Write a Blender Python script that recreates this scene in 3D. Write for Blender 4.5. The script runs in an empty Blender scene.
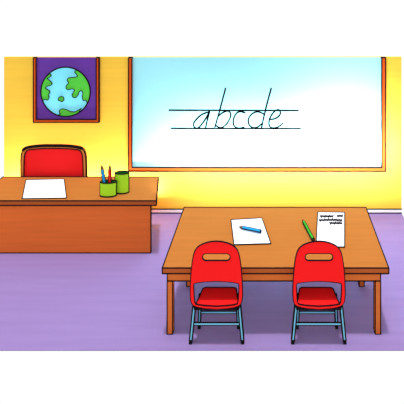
import bpy, bmesh, math, random
from mathutils import Vector, Matrix

random.seed(4)
scn = bpy.context.scene
C = scn.collection

# ------------------------------------------------------------------ camera
F = 429.0            # focal length in picture pixels (404 px wide frame)
PX, PY = 273.0, -40.0
CH = 4.25            # camera height
cam = bpy.data.cameras.new('camera')
camo = bpy.data.objects.new('camera', cam)
C.objects.link(camo)
camo.location = (0, 0, CH)
camo.rotation_euler = (math.pi / 2, 0, 0)
cam.sensor_fit = 'HORIZONTAL'
cam.sensor_width = 36.0
cam.lens = F / 404.0 * 36.0
cam.shift_x = -(PX - 202.0) / 404.0
cam.shift_y = -(202.0 - PY) / 404.0
cam.clip_end = 200
scn.camera = camo

# ------------------------------------------------------------------ world and lights
w = bpy.data.worlds.new('studio_white')
scn.world = w
w.use_nodes = True
w.node_tree.nodes['Background'].inputs[0].default_value = (1, 1, 1, 1)
w.node_tree.nodes['Background'].inputs[1].default_value = 1.02

sun = bpy.data.lights.new('sun', 'SUN')
sun.energy = 2.7
sun.angle = math.radians(4)
suno = bpy.data.objects.new('sun', sun)
C.objects.link(suno)
suno.location = (-1, 3, 8)
suno.rotation_euler = Vector((0.015, 0.05, -1.0)).to_track_quat('-Z', 'Y').to_euler()


def strip(name, x0, x1, y, z, tilt, power, wid=0.06, spread=180):
    """an added, unseen area light without a fixture, tilted up to brighten the wall"""
    l = bpy.data.lights.new(name, 'AREA')
    l.shape = 'RECTANGLE'
    l.size = x1 - x0
    l.size_y = wid
    l.energy = power
    l.spread = math.radians(spread)
    o = bpy.data.objects.new(name, l)
    C.objects.link(o)
    o.location = ((x0 + x1) / 2, y, z)
    d = Vector((0, math.cos(math.radians(tilt)), math.sin(math.radians(tilt))))
    o.rotation_euler = d.to_track_quat('-Z', 'Y').to_euler()
    return o


strip('added_fill_behind_table', -1.66, 2.12, 6.26, 0.86, 8, 102, spread=112)  # added light, no real lamp: fades lower wall and board to pale
strip('added_fill_board_right', 0.7, 1.8, 6.26, 0.76, 40, 24, spread=100)  # added unseen light, whitens the right side of the board
strip('added_fill_behind_desk', -4.6, -1.9, 6.99, 0.32, 70, 78)  # added light with no fixture, brightens the left wall above the desk

scn.view_settings.view_transform = 'Standard'
scn.view_settings.look = 'None'
scn.view_settings.exposure = 0.0
scn.view_settings.gamma = 1.0
scn.view_settings.use_curve_mapping = False


# ------------------------------------------------------------------ helpers
def X(px, D): return (px - PX) * D / F
def Z(py, D): return CH - (py - PY) * D / F
def DEP(py, h): return F * (CH - h) / (py - PY)
def AT(px, py, h):
    D = DEP(py, h)
    return Vector((X(px, D), D, h))


def lin(c):
    out = []
    for v in c:
        v /= 255.0
        out.append(v / 12.92 if v <= 0.04045 else ((v + 0.055) / 1.055) ** 2.4)
    return (*out, 1.0)


def mat(name, rgb, rough=0.85, spec=0.0, var=0.0, scale=(1, 1, 1), detail=3.0, rgb2=None):
    m = bpy.data.materials.new(name)
    m.use_nodes = True
    nt = m.node_tree
    b = nt.nodes['Principled BSDF']
    b.inputs['Roughness'].default_value = rough
    b.inputs['Specular IOR Level'].default_value = spec
    c = lin(rgb)
    if var > 0 or rgb2:
        tc = nt.nodes.new('ShaderNodeTexCoord')
        mp = nt.nodes.new('ShaderNodeMapping')
        mp.inputs['Scale'].default_value = scale
        nz = nt.nodes.new('ShaderNodeTexNoise')
        nz.inputs['Scale'].default_value = 1.0
        nz.inputs['Detail'].default_value = detail
        rp = nt.nodes.new('ShaderNodeValToRGB')
        rp.color_ramp.elements[0].position = 0.3
        rp.color_ramp.elements[1].position = 0.7
        lo = lin(rgb2) if rgb2 else tuple(v * (1 - var) for v in c[:3]) + (1,)
        hi = c if rgb2 else tuple(min(1, v * (1 + var)) for v in c[:3]) + (1,)
        rp.color_ramp.elements[0].color = lo
        rp.color_ramp.elements[1].color = hi
        nt.links.new(tc.outputs['Object'], mp.inputs['Vector'])
        nt.links.new(mp.outputs['Vector'], nz.inputs['Vector'])
        nt.links.new(nz.outputs['Fac'], rp.inputs['Fac'])
        nt.links.new(rp.outputs['Color'], b.inputs['Base Color'])
    else:
        b.inputs['Base Color'].default_value = c
    return m


INK = mat('ink_black', (26, 20, 24))
M = dict(
    wall=mat('yellow_paint', (239, 194, 70), var=0.05, scale=(0.4, 1, 14)),
    floor=mat('purple_floor', (134, 112, 164), var=0.04, scale=(0.8, 14, 1)),
    base=mat('white_baseboard', (252, 252, 252)),
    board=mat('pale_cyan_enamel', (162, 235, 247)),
    frame=mat('orange_wood', (214, 84, 30)),
    purple=mat('poster_purple', (98, 58, 152), var=0.05, scale=(1, 1, 20)),
    ocean=mat('poster_cyan', (126, 226, 246)),
    land=mat('poster_green', (84, 196, 68)),
    top=mat('light_orange_wood', (170, 103, 48), var=0.05, scale=(1.2, 22, 8)),
    edge=mat('brown_wood_edge', (176, 88, 44)),
    desk=mat('red_brown_wood', (226, 112, 52), var=0.06, scale=(1.2, 8, 22)),
    apron=mat('apron_wood', (208, 108, 52), var=0.05, scale=(1.2, 8, 22)),
    red=mat('red_shell', (240, 32, 34)),
    rim=mat('red_rim', (240, 70, 44)),
    blue=mat('blue_metal', (122, 196, 226)),
    black=mat('black_rubber', (20, 20, 22)),
    seatwood=mat('tan_frame', (214, 132, 66)),
    cushion=mat('red_upholstery', (244, 38, 40)),
    dkred=mat('dark_red_upholstery', (206, 30, 34)),
    paper=mat('white_paper', (244, 242, 250)),
    green=mat('lime_green_plastic', (168, 226, 48)),
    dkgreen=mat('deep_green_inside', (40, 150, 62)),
    pblue=mat('blue_pencil_paint', (40, 156, 220)),
    pred=mat('red_pencil_paint', (224, 44, 44)),
    pgreen=mat('green_pencil_paint', (58, 162, 48)),
    wood=mat('bare_wood', (132, 88, 58)),
    marker=mat('board_marker_ink', (6, 6, 8)),
    shade=mat('brown_frame_edge', (96, 44, 34)),
)


class MB:
    """collects shapes into one bmesh; every shape takes a material slot"""
    def __init__(self):
        self.bm = bmesh.new()
        self.mats = []

    def slot(self, m):
        if m not in self.mats:
            self.mats.append(m)
        return self.mats.index(m)

    def box(self, x0, x1, y0, y1, z0, z1, m):
        self.hexa([(x0, y0), (x1, y0), (x1, y1), (x0, y1)], z0, z1, m)

    def hexa(self, quad, z0, z1, m):
        """vertical prism over a plan polygon"""
        i = self.slot(m)
        lo = [self.bm.verts.new((x, y, z0)) for x, y in quad]
        hi = [self.bm.verts.new((x, y, z1)) for x, y in quad]
        n = len(quad)
        fs = [self.bm.faces.new(list(reversed(lo))), self.bm.faces.new(hi)]
        for k in range(n):
            fs.append(self.bm.faces.new([lo[k], lo[(k + 1) % n], hi[(k + 1) % n], hi[k]]))
        for f in fs:
            f.material_index = i

    def plate(self, loops, to3d, thick, m, side=None):
        """flat plate with holes: loops of 2D points, to3d(u, v, t)"""
        i = self.slot(m)
        j = self.slot(side) if side else i
        out = []
        for t in (0.0, thick):
            es, rings = [], []
            for lp in loops:
                vs = [self.bm.verts.new(to3d(u, v, t)) for u, v in lp]
                rings.append(vs)
                for k in range(len(vs)):
                    es.append(self.bm.edges.new((vs[k], vs[(k + 1) % len(vs)])))
            r = bmesh.ops.triangle_fill(self.bm, edges=es, use_beauty=True)
            for g in r['geom']:
                if isinstance(g, bmesh.types.BMFace):
                    g.material_index = i
            out.append(rings)
        for a, b in zip(out[0], out[1]):
            n = len(a)
            for k in range(n):
                f = self.bm.faces.new([a[k], a[(k + 1) % n], b[(k + 1) % n], b[k]])
                f.material_index = j

    def bar(self, p, q, wx, wy, m, up=(0, 1, 0)):
        """square bar from p to q"""
        i = self.slot(m)
        p, q = Vector(p), Vector(q)
        d = (q - p).normalized()
        a = Vector(up).cross(d)
        if a.length < 1e-4:
            a = Vector((1, 0, 0)).cross(d)
        a.normalize()
        b = d.cross(a).normalized()
        r = []
        for c in (p, q):
            r.append([self.bm.verts.new(c + a * sx * wx / 2 + b * sy * wy / 2)
                      for sx, sy in ((-1, -1), (1, -1), (1, 1), (-1, 1))])
        fs = [self.bm.faces.new(r[0]), self.bm.faces.new(r[1])]
        for k in range(4):
            fs.append(self.bm.faces.new([r[0][k], r[0][(k + 1) % 4], r[1][(k + 1) % 4], r[1][k]]))
        for f in fs:
            f.material_index = i

    def tube(self, pts, r, m, n=6, closed=False, flat=None):
        """round tube along points (a separate short piece per segment, with ball joints)"""
        pts = [Vector(p) for p in pts]
        segs = list(zip(pts, pts[1:]))
        if closed:
            segs.append((pts[-1], pts[0]))
        for a, b in segs:
            _seg(self.bm, a, b, r, self.slot(m), n)
        for p in pts:
            _ball(self.bm, p, r, self.slot(m))

    def build(self, name, parent=None, ink=None, angle=35, pick=None, smooth=False):
        bm = self.bm
        bmesh.ops.recalc_face_normals(bm, faces=bm.faces[:])
        if ink:
            bm.normal_update()
            es = []
            for e in bm.edges:
                if len(e.link_faces) == 1 or (len(e.link_faces) == 2 and
                                              e.calc_face_angle(0) > math.radians(angle)):
                    a, b = e.verts[0].co.copy(), e.verts[1].co.copy()
                    if pick is None or pick(a, b):
                        es.append((a, b))
            k = self.slot(INK)
            seen = set()
            for a, b in es:
                _seg(bm, a, b, ink, k, 6)
                for p in (a, b):
                    key = (round(p.x, 4), round(p.y, 4), round(p.z, 4))
                    if key not in seen:
                        seen.add(key)
                        _ball(bm, p, ink, k)
        me = bpy.data.meshes.new(name)
        bm.to_mesh(me)
        bm.free()
        for m in self.mats:
            me.materials.append(m)
        if smooth:
            for p in me.polygons:
                p.use_smooth = True
        o = bpy.data.objects.new(name, me)
        C.objects.link(o)
        if parent:
            o.parent = parent
        return o


def _seg(bm, a, b, r, mi, n):
    d = b - a
    if d.length < 1e-6:
        return
    d.normalize()
    u = d.orthogonal().normalized()
    v = d.cross(u)
    R = []
    for c in (a, b):
        R.append([bm.verts.new(c + (u * math.cos(2 * math.pi * k / n) + v * math.sin(2 * math.pi * k / n)) * r)
                  for k in range(n)])
    for k in range(n):
        f = bm.faces.new([R[0][k], R[0][(k + 1) % n], R[1][(k + 1) % n], R[1][k]])
        f.material_index = mi
    bm.faces.new(list(reversed(R[0]))).material_index = mi
    bm.faces.new(R[1]).material_index = mi


def _ball(bm, p, r, mi):
    g = bmesh.ops.create_icosphere(bm, subdivisions=1, radius=r * 1.02, matrix=Matrix.Translation(p))
    for v in g['verts']:
        for f in v.link_faces:
            f.material_index = mi


def thing(name, label, cat, loc=(0, 0, 0), rz=0.0, group=None):
    o = bpy.data.objects.new(name, None)
    o.empty_display_size = 0.1
    C.objects.link(o)
    o.location = loc
    o.rotation_euler = (0, 0, rz)
    o['label'] = label
    o['category'] = cat
    if group:
        o['group'] = group
    return o


def struct(o):
    o['kind'] = 'structure'
    return o


def dup(root, loc, label):
    r = root.copy()
    C.objects.link(r)
    r.location = loc
    r['label'] = label
    for ch in list(root.children):
        c = ch.copy()
        C.objects.link(c)
        c.parent = r
        for g in list(ch.children):
            d = g.copy()
            C.objects.link(d)
            d.parent = c
    return r


def smooth_pts(pts, closed=False, k=5):
    """Catmull-Rom through 2D points"""
    n = len(pts)
    out = []
    rng = range(n if closed else n - 1)
    for i in rng:
        if closed:
            p0, p1, p2, p3 = (pts[(i + j - 1) % n] for j in range(4))
        else:
            p0 = pts[max(i - 1, 0)]; p1 = pts[i]; p2 = pts[i + 1]; p3 = pts[min(i + 2, n - 1)]
        for s in range(k):
            t = s / k
            out.append(tuple(0.5 * (2 * p1[c] + (p2[c] - p0[c]) * t +
                                    (2 * p0[c] - 5 * p1[c] + 4 * p2[c] - p3[c]) * t * t +
                                    (3 * p1[c] - p0[c] - 3 * p2[c] + p3[c]) * t ** 3) for c in (0, 1)))
    if not closed:
        out.append(tuple(pts[-1]))
    return out


# ------------------------------------------------------------------ setting
WD = DEP(213.0, 0.0)                 # distance of the wall
WT = Z(57.0, WD)                     # top of the wall
XL, XR = X(4, WD), X(401.5, WD)
FD = DEP(350.0, 0.0)                 # front edge of the floor

b = MB(); b.box(XL, XR, WD, WD + 0.04, 0, WT, M['wall'])
struct(b.build('wall_back'))
b = MB(); b.box(XL, XR, FD, WD + 0.04, -0.01, 0, M['floor'])
struct(b.build('floor'))
b = MB(); b.box(XL, XR, WD - 0.014, WD - 0.0005, 0.0, Z(208.9, WD), M['base'])
b.tube([(XL, WD - 0.014, Z(208.7, WD)), (XR, WD - 0.014, Z(208.7, WD))], 0.0085, INK)
b.tube([(XL, WD - 0.014, 0.009), (XR, WD - 0.014, 0.009)], 0.0085, INK)
struct(b.build('baseboard_back'))


# ------------------------------------------------------------------ things on the wall
def wx(px, off=0.0): return X(px, WD - off)
def wz(py, off=0.0): return Z(py, WD - off)


def framed(root, x0, x1, x2, x3, yin, yout, m, parent, depth, ink):
    """a three-sided frame running up to the top of the wall"""
    f = MB()
    a0, a1, a2, a3 = (wx(v, depth) - root.location.x for v in (x0, x1, x2, x3))
    zi, zo, zt = wz(yin, depth), wz(yout, depth), WT - 0.004
    loop = [(a0, zo), (a3, zo), (a3, zt), (a2, zt), (a2, zi), (a1, zi), (a1, zt), (a0, zt)]
    f.plate([loop], lambda u, v, t: (u, -depth + t, v - root.location.z), depth, m)
    return f.build('frame', parent, ink=ink, angle=50)


board = thing('whiteboard', 'large wall whiteboard in an orange wooden frame with handwritten letters',
              'whiteboard', ((wx(128.5) + wx(386)) / 2, WD - 0.001, wz(172)))
framed(board, 128.5, 131.9, 381.8, 385.6, 167.6, 171.4, M['frame'], board, 0.035, 0.0105)
ox, oz = board.location.x, board.location.z
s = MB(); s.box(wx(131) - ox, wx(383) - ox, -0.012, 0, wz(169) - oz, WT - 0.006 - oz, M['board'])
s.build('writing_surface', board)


def bp(u, v, x0, y0, k):
    """picture point of a blown-up crop -> point on the board"""
    px, py = x0 + u / k, y0 + v / k
    return (wx(px, 0.013) - ox, -0.013, wz(py, 0.013) - oz)


K = 6.733
for (p, q) in (((169.3, 110.2), (298.1, 110.6)), ((171.4, 128.4), (300.4, 128.7))):
    g = MB()
    g.tube([bp(p[0], p[1], 0, 0, 1), bp(q[0], q[1], 0, 0, 1)], 0.0138, M['marker'])
    g.build('guide_line', board)
letters = {
    'a': (185, [[(165, 180), (112, 200), (67, 243), (58, 272), (75, 292), (100, 280), (140, 225), (163, 182)],
                [(166, 178), (152, 230), (138, 290)]]),
    'b': (185, [[(273, 22), (237, 158), (200, 290)],
                [(226, 208), (258, 184), (290, 176), (307, 192), (302, 225), (275, 268), (240, 288), (206, 272)]]),
    'c': (185, [[(404, 187), (372, 179), (346, 192), (328, 225), (325, 260), (340, 284), (366, 291), (398, 284)]]),
    'd': (240, [[(210, 22), (172, 165), (145, 290)],
                [(160, 195), (120, 180), (82, 194), (57, 228), (60, 265), (88, 288), (122, 281), (147, 260)]]),
    'e': (240, [[(198, 232), (235, 227), (266, 205), (271, 180), (255, 167), (226, 184), (200, 226), (195, 264),
                 (210, 287), (240, 288), (268, 275), (288, 257)]]),
}
for ch, (x0, strokes) in letters.items():
    g = MB()
    for st in strokes:
        g.tube([bp(u, v, x0, 85, K) for u, v in smooth_pts(st, k=4)], 0.0138, M['marker'])
    g.build('letter', board)

poster = thing('globe_poster', 'purple poster of a blue and green globe in an orange frame', 'poster',
               (wx(66), WD - 0.001, wz(123)))
framed(poster, 33.4, 36.1, 96.3, 98.8, 119.6, 122.4, M['frame'], poster, 0.03, 0.0095)
ox, oz = poster.location.x, poster.location.z
s = MB(); s.box(wx(35) - ox, wx(97.5) - ox, -0.010, 0, wz(121) - oz, WT - 0.006 - oz, M['purple'])
s.build('poster_sheet', poster)


def pp(px, py, d): return (wx(px, d) - ox, wz(py, d) - oz)


gl = MB()
GC, GR = (65.6, 91.8), 24.6
circ = [(GC[0] + GR * math.cos(2 * math.pi * k / 64), GC[1] + GR * math.sin(2 * math.pi * k / 64)) for k in range(64)]
gl.plate([[pp(x, y, 0.014) for x, y in circ]], lambda u, v, t: (u, -0.014 + t, v), 0.004, M['ocean'])
globe = gl.build('globe', poster, ink=0.011)


def arc(a0, a1, n=10):
    return [(GC[0] + (GR - 0.2) * math.cos(math.radians(a0 + (a1 - a0) * k / n)),
             GC[1] + (GR - 0.2) * math.sin(math.radians(a0 + (a1 - a0) * k / n))) for k in range(n + 1)]


def crop(pts, x0, y0, k): return [(x0 + u / k, y0 + v / k) for u, v in pts]


KG = 6.53
right_land = crop([(92, 66), (82, 78), (96, 95), (100, 108), (75, 114), (45, 116), (34, 132), (44, 150), (30, 165),
                   (27, 185), (42, 194), (65, 188), (82, 198), (66, 225), (72, 242), (88, 246), (102, 232),
                   (112, 208), (124, 200), (136, 212), (132, 240), (140, 265), (156, 262), (163, 276)], 62, 60, KG)
left_land = crop([(97, 88), (106, 100), (96, 112), (80, 122), (98, 135), (112, 155), (100, 166), (78, 172), (68, 184),
                  (90, 198), (98, 212), (88, 226), (92, 245), (82, 262), (68, 256), (58, 262)], 35, 60, KG)
isle = crop([(156, 246), (170, 238), (186, 244), (188, 262), (176, 272), (164, 266), (152, 262)], 35, 60, KG)
south = crop([(168, 352), (158, 338), (168, 322), (190, 320), (209, 326), (232, 336), (262, 338), (284, 326), (302, 316)],
             35, 60, KG)
lands = [smooth_pts(right_land, k=3) + arc(29, -60, 14),
         smooth_pts(left_land, k=3) + arc(162, 218, 8),
         smooth_pts(isle, closed=True, k=4),
         smooth_pts(south, k=3) + arc(58, 108, 8)]
for L in lands:
    g = MB()
    g.plate([[pp(x, y, 0.018) for x, y in L]], lambda u, v, t: (u, -0.0185 + t, v), 0.004, M['land'])
    g.build('land', globe, ink=0.007, angle=60)

# ------------------------------------------------------------------ teacher's desk
DH = 0.78
dk = thing('teacher_desk', 'long orange brown desk with a solid front panel by the wall', 'desk', (-3.0, 6.5, 0))
cx, cy = dk.location.x, dk.location.y
pf = AT(156.3, 200.8, DH); pb = AT(158.6, 177.0, DH)
left = X(4, DEP(177, DH)) - 0.02
quad = [(left - cx, pf.y - cy), (pf.x - cx, pf.y - cy), (pb.x - cx, pb.y - cy), (left - cx, pb.y - cy)]
t = MB(); t.hexa(quad, DH - 0.066, DH, M['top'])
for f in t.bm.faces:
    if abs(f.normal.z) < 0.5 and f.calc_center_median().z < DH - 0.01:
        f.material_index = t.slot(M['edge'])
t.build('worktop', dk, ink=0.009)
bd = DEP(253.0, 0.0)
bx0, bx1 = X(150.8, bd), X(150.0, pb.y - 0.05)
t = MB(); t.box(left + 0.03 - cx, bx0 - cx, bd - cy, bd + 0.03 - cy, 0, DH - 0.066, M['desk'])
t.build('front_panel', dk, ink=0.009, pick=lambda a, b: a.y < bd + 0.01 - cy and b.y < bd + 0.01 - cy)
t = MB(); t.hexa([(bx0 - 0.04 - cx, bd + 0.03 - cy), (bx0 - cx, bd + 0.03 - cy), (bx1 - cx, pb.y - 0.05 - cy),
                  (bx1 - 0.04 - cx, pb.y - 0.05 - cy)], 0, DH - 0.066, M['desk'])
t.build('side_panel', dk, ink=0.005)
t = MB(); t.hexa([(left + 0.03 - cx, bd + 0.03 - cy), (left + 0.07 - cx, bd + 0.03 - cy), (left + 0.07 - cx, pb.y - 0.05 - cy),
                  (left + 0.03 - cx, pb.y - 0.05 - cy)], 0, DH - 0.066, M['desk'])
t.build('side_panel', dk, ink=0.005)

# ------------------------------------------------------------------ teacher's chair
TD = 6.92
tc = thing('teacher_chair', 'wide red upholstered chair with tan frame behind the teacher desk', 'chair',
           (X(54, TD), TD, 0))


def cp(px, py): return (X(px, TD) - tc.location.x, Z(py, TD))


outer = smooth_pts([cp(21.6, 176), cp(21.6, 160), cp(22.6, 152), cp(25.5, 148), cp(31, 146.3), cp(42, 145.2), cp(54, 145),
                    cp(66, 145.2), cp(77, 146.3), cp(82.5, 148), cp(85.2, 152), cp(86.4, 160), cp(86.8, 176)], k=4)
outer += [cp(86.8, 195), cp(21.6, 195)]
inner = smooth_pts([cp(24.5, 176), cp(24.8, 160), cp(25.6, 153), cp(28, 149.8), cp(33, 148.8), cp(43, 148), cp(54, 147.8),
                    cp(65, 148), cp(75, 148.8), cp(80, 149.8), cp(82.4, 153), cp(83.4, 160), cp(83.8, 176)], k=4)
inner += [cp(83.8, 193), cp(24.5, 193)]
t = MB(); t.plate([outer, inner], lambda u, v, tt: (u, -0.02 + tt, v), 0.03, M['seatwood'])
t.tube([(u, -0.02, v) for u, v in outer[10:37]], 0.016, INK)
t.build('back_frame', tc, ink=0.009, angle=50)
t = MB(); t.plate([inner], lambda u, v, tt: (u, -0.008 + tt, v), 0.016, M['cushion'])
t.build('backrest', tc)
rimpath = [(u * 0.965, -0.008, (v - 0.6) * 0.95 + 0.602) for u, v in inner[:49]]
sw = 0.44
t = MB(); t.box(-sw, sw, -0.42, -0.03, 0.42, 0.50, M['cushion']); t.build('seat', tc, ink=0.006)
for sx in (-1, 1):
    for yy in (-0.38, 0.02):
        t = MB(); t.box(sx * 0.40 - 0.025, sx * 0.40 + 0.025, yy - 0.025, yy + 0.025, 0, 0.42 if yy < 0 else 0.62, M['seatwood'])
        t.build('leg', tc, ink=0.005)

# ------------------------------------------------------------------ pupils' table
TH = 0.77
f0, f1 = AT(162.3, 268, TH), AT(388.8, 268, TH)
b0, b1 = AT(184.2, 207.3, TH), AT(366, 207.3, TH)
tb = thing('school_table', 'large orange wooden table behind the two small red chairs', 'table', ((f0.x + f1.x) / 2, 5.4, 0))
cx, cy = tb.location.x, tb.location.y
zt = Z(273.6, f0.y)
t = MB(); t.hexa([(f0.x - cx, f0.y - cy), (f1.x - cx, f0.y - cy), (b1.x - cx, b0.y - cy), (b0.x - cx, b0.y - cy)], zt, TH, M['top'])
for f in t.bm.faces:
    f.normal_update()
    if abs(f.normal.z) < 0.5:
        f.material_index = t.slot(M['edge'])
t.build('tabletop', tb, ink=0.0075)
LD = f0.y + 0.028
lx0, lx1 = X(167.2, LD), X(380.6, LD)
za = Z(280.9, LD)
BD = DEP(286.5, 0.0)
t = MB(); t.box(lx0 - cx, lx1 - cx, LD - cy, LD + 0.03 - cy, za, zt, M['apron'])
t.build('apron', tb, ink=0.007, pick=lambda a, b: a.y < LD + 0.01 - cy and b.y < LD + 0.01 - cy)
for xx in (lx0, lx1 - 0.03):
    t = MB(); t.box(xx - cx, xx + 0.03 - cx, LD + 0.06 - cy, BD - cy, za, zt, M['apron'])
    t.build('side_rail', tb)
for xx in (lx0, lx1 - 0.062):
    t = MB(); t.box(xx - cx, xx + 0.062 - cx, LD - 0.003 - cy, LD + 0.06 - cy, 0, za + 0.001, M['apron'])
    t.build('leg', tb, ink=0.007)
for p0, p1 in ((186.6, 191.0), (359.3, 364.2)):
    t = MB(); t.box(X(p0, BD) - cx, X(p1, BD) - cx, BD - cy, BD + 0.06 - cy, 0, zt, M['apron'])
    t.build('leg', tb, ink=0.007)

# ------------------------------------------------------------------ pupils' chairs
CD = 4.76
PD = CD - 0.035                       # front of the red shell
X0 = X(216.7, CD)


def ch2(px, py): return (X(px, PD) - X(216.6, PD), Z(py, PD))


half = [(216.6, 241.7), (222.5, 242.2), (228.5, 243.8), (233.6, 246.3), (237.3, 250.2), (239.4, 256), (240.9, 265), (241.9, 275),
        (242.5, 287), (242.6, 295), (241.9, 301.5), (240.2, 304.8), (236.5, 306.8), (229, 308.4), (216.6, 309.4)]
right = smooth_pts(half, k=3)
outl = [ch2(x, y) for x, y in right] + [ch2(433.2 - x, y) for x, y in reversed(right[1:-1])]
sl = []
for k in range(9):
    a = math.pi / 2 - math.pi * k / 8
    sl.append((227.0 + 3.7 * math.cos(a), 257.3 - 3.7 * math.sin(a)))
slot = [ch2(x, y) for x, y in sl] + [ch2(433.2 - x, y) for x, y in reversed(sl)]
ho = smooth_pts([(216.6, 281.3), (228, 281.9), (236.5, 283.0), (239.2, 284.4), (239.3, 290), (238.9, 298), (238.0, 303.4),
                 (236.0, 304.8), (229, 306.0), (216.6, 306.8)], k=3)
hole = [ch2(x, y) for x, y in ho] + [ch2(433.2 - x, y) for x, y in reversed(ho[1:-1])]

pc = thing('school_chair', 'left red chair with blue legs, nearest the paper with the blue pencil', 'chair',
           (X0, CD, 0), 0, 'red chairs at the school table')
t = MB(); t.plate([outl, slot, hole], lambda u, v, tt: (u, -0.035 + tt, v), 0.014, M['red'])
for lp in (outl, slot, hole):
    t.tube([(u, -0.028, v) for u, v in lp], 0.0088, INK, closed=True)
t.build('backrest', pc)
zs = 0.425
t = MB()
sn, sf = 0.246, 0.195
t.hexa([(-sn, -0.008), (sn, -0.008), (sn - 0.01, 0.05), (sf, 0.26), (sf - 0.03, 0.275), (-sf + 0.03, 0.275), (-sf, 0.26), (-sn + 0.01, 0.05)],
       zs - 0.014, zs, M['red'])
for v in t.bm.verts:
    v.co.z += -0.028 + 0.03 * v.co.y
t.build('seat', pc, ink=0.008, angle=50)
for sx in (-1, 1):
    t = MB(); p, q = Vector((sx * 0.250, 0.012, 0.405)), Vector((sx * 0.286, 0.0, 0.04))
    t.bar(p, q, 0.030, 0.030, M['blue']); lg = t.build('leg', pc, ink=0.0078)
    t = MB(); t.bar(q, Vector((sx * 0.2895, -0.001, 0.0)), 0.036, 0.036, M['black']); t.build('foot_cap', lg)
    t = MB(); p, q = Vector((sx * 0.212, 0.18, 0.395)), Vector((sx * 0.226, 0.195, 0.04))
    t.bar(p, q, 0.026, 0.026, M['blue']); lg = t.build('leg', pc, ink=0.0078)
    t = MB(); t.bar(q, Vector((sx * 0.2275, 0.195, 0.0)), 0.034, 0.034, M['black']); t.build('foot_cap', lg)
t = MB(); t.bar((-0.255, 0.0, 0.214), (0.255, 0.0, 0.214), 0.026, 0.008, M['blue']); t.build('stretcher', pc, ink=0.0045)
t = MB(); t.bar((-0.21, 0.195, 0.182), (0.21, 0.195, 0.182), 0.026, 0.008, M['blue']); t.build('stretcher', pc, ink=0.0045)
dup(pc, (X(318.7, CD), CD, 0), 'right red chair with blue legs, in front of the written page')


# ------------------------------------------------------------------ papers
def paper(name, label, cat, corners, h, ink=0.0068):
    P = [AT(x, y, h) for x, y in corners]
    c = sum(P, Vector()) / 4
    m = MB()
    m.hexa([(p.x - c.x, p.y - c.y) for p in P], 0.003, 0.008, M['paper'])
    o = m.build(name, ink=ink, pick=lambda a, b: a.z > 0.006 and b.z > 0.006)
    o.location = (c.x, c.y, h)
    o['label'] = label
    o['category'] = cat
    return o, c


paper('sheet_of_paper', 'blank white sheet lying on the teacher desk in front of the wide chair', 'paper',
      [(22.2, 199.2), (66.5, 198.5), (64.1, 179.6), (26, 180.4)], DH)
paper('sheet_of_paper', 'blank white sheet on the school table under the blue pencil', 'paper',
      [(234, 245.3), (270.8, 244.2), (261.9, 218.6), (231, 220.4)], TH)
pg, c = paper('written_page', 'white page with three lines of black scribbled writing on the school table', 'paper',
              [(316, 247.6), (344.6, 247.6), (344.6, 213.0), (317.8, 212.7)], TH)
lines = [[(320.3, 333.2, 216.2), (337.2, 342.6, 215.8)], [(319.2, 341.8, 219.8)], [(329.7, 341.9, 223.0)]]
for row in lines:
    for x0, x1, y in row:
        g = MB()
        n = max(6, int((x1 - x0) * 1.1))
        pts = []
        for k in range(n + 1):
            s = k / n
            yy = y + (0.75 if k % 2 else -0.75) + 0.35 * math.sin(k * 1.7)
            if y > 219 and y < 221:
                yy += -0.5 * math.sin(s * math.pi) + 0.4
            p = AT(x0 + (x1 - x0) * s, yy, TH + 0.014)
            pts.append((p.x - c.x, p.y - c.y, 0.014))
        g.tube(pts, 0.0085, INK)
        g.build('handwriting', pg)


# ------------------------------------------------------------------ pots
def pot(label, px0, px1, D, ry, ztop):
    xc = X((px0 + px1) / 2, D)
    rx = (px1 - px0) / 2 * D / F
    o = thing('pencil_pot', label, 'pot', (xc, D, DH), 0, 'green pots on the teacher desk')
    H = ztop - DH
    N = 40
    ring = lambda f, z: [(rx * f * math.cos(2 * math.pi * k / N), ry * f * math.sin(2 * math.pi * k / N), z) for k in range(N)]
    m = MB(); i = m.slot(M['green'])
    r0 = [m.bm.verts.new(v) for v in ring(1, 0.001)]; r1 = [m.bm.verts.new(v) for v in ring(1, H)]
    r2 = [m.bm.verts.new(v) for v in ring(0.9, H)]; r3 = [m.bm.verts.new(v) for v in ring(0.9, 0.012)]
    for a, bb in ((r0, r1), (r1, r2), (r2, r3)):
        for k in range(N):
            m.bm.faces.new([a[k], a[(k + 1) % N], bb[(k + 1) % N], bb[k]])
    m.bm.faces.new(r0); m.bm.faces.new(r3)
    m.tube([(rx, 0, 0.012), (rx, 0, H)], 0.0105, INK); m.tube([(-rx, 0, 0.012), (-rx, 0, H)], 0.0105, INK)
    m.tube([(x, y, 0.011) for x, y, z in ring(1, 0)], 0.0095, INK, closed=True)
    m.tube([(x, y, H) for x, y, z in ring(1, 0)], 0.0095, INK, closed=True)
    m.build('pot_body', o)
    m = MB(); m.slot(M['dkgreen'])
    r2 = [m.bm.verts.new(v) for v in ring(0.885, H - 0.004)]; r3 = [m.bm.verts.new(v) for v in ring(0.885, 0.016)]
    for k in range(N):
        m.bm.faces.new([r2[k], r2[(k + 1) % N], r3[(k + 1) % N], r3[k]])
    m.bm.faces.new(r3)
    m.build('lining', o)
    return o


pot('short green pot holding a blue and a red pencil', 100.3, 116.2, 6.315, 0.048, Z(183.4, 6.265))
pot('tall empty green pot standing right of the pencil pot', 115.2, 128.8, 6.40, 0.045, Z(174.0, 6.36))


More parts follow.
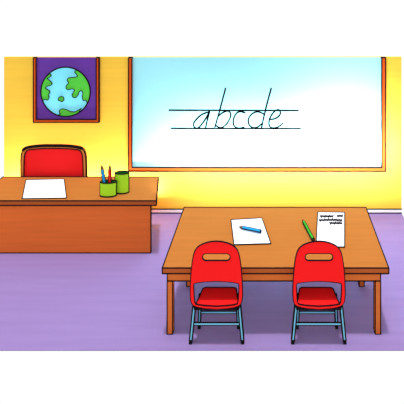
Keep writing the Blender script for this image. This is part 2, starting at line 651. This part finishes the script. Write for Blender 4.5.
# ------------------------------------------------------------------ pencils
def pencil(label, tip, end, rad, m, roll=0.0):
    """a hexagonal pencil from its flat end to its sharpened point"""
    tip, end = Vector(tip), Vector(end)
    L = (tip - end).length
    o = thing('pencil', label, 'pencil', end)
    o.rotation_mode = 'QUATERNION'
    d = (tip - end).normalized()
    side = d.cross(Vector((0, -0.5, 1)))
    side.normalize()
    up = d.cross(side)
    o.rotation_quaternion = Matrix((d, side, up)).transposed().to_quaternion()
    hexr = [(rad * math.cos(math.pi * k / 3), rad * math.sin(math.pi * k / 3)) for k in range(6)]
    Lb, Lw = L - rad * 4.0, L - rad * 1.6
    q = MB(); i = q.slot(m)
    a = [q.bm.verts.new((0, y, z)) for y, z in hexr]; bb = [q.bm.verts.new((Lb, y, z)) for y, z in hexr]
    for k in range(6):
        q.bm.faces.new([a[k], a[(k + 1) % 6], bb[(k + 1) % 6], bb[k]])
    q.bm.faces.new(a); q.bm.faces.new(bb)
    q.build('barrel', o, ink=0.0075, pick=lambda u, v: (abs(u.x - v.x) > 0.01 and abs(u.y) > rad * 0.9) or
            (abs(u.x - v.x) < 0.001 and u.x < 0.01))
    f = 1.6 / 4.0
    q = MB(); q.slot(M['wood'])
    a = [q.bm.verts.new((Lb, y, z)) for y, z in hexr]; bb = [q.bm.verts.new((Lw, y * f, z * f)) for y, z in hexr]
    for k in range(6):
        q.bm.faces.new([a[k], a[(k + 1) % 6], bb[(k + 1) % 6], bb[k]])
    q.bm.faces.new(a); q.bm.faces.new(bb)
    q.build('sharpened_wood', o, ink=0.006, pick=lambda u, v: abs(u.x - v.x) > 0.01 and abs(u.y) > rad * 0.3 and abs(v.y) > rad * 0.25)
    q = MB(); q.slot(M['black'])
    a = [q.bm.verts.new((Lw, y * f * 1.3, z * f * 1.3)) for y, z in hexr]; tipv = q.bm.verts.new((L, 0, 0))
    for k in range(6):
        q.bm.faces.new([a[k], a[(k + 1) % 6], tipv])
    q.bm.faces.new(a)
    q.build('lead', o)
    return o


def lying(label, t, e, rad, m, h):
    zc = h + rad * 0.87
    return pencil(label, AT(t[0], t[1], zc), AT(e[0], e[1], zc), rad, m)


lying('blue pencil lying on the blank sheet on the school table', (238.0, 226.6), (260.8, 231.2), 0.016, M['pblue'], TH + 0.023)
lying('green pencil lying on the table beside the written page', (302.4, 219.2), (313.2, 239.6), 0.016, M['pgreen'], TH + 0.004)
PDp = 6.34


def standing(label, t, e, Dt, De, rad, m):
    return pencil(label, (X(t[0], Dt), Dt, Z(t[1], Dt)), (X(e[0], De), De, Z(e[1], De)), rad, m)


standing('blue pencil standing in the short green pot', (101.3, 164.4), (105.6, 190.0), 6.325, 6.315, 0.019, M['pblue'])
standing('red pencil standing in the short green pot', (109.8, 164.4), (109.9, 190.0), 6.325, 6.315, 0.019, M['pred'])
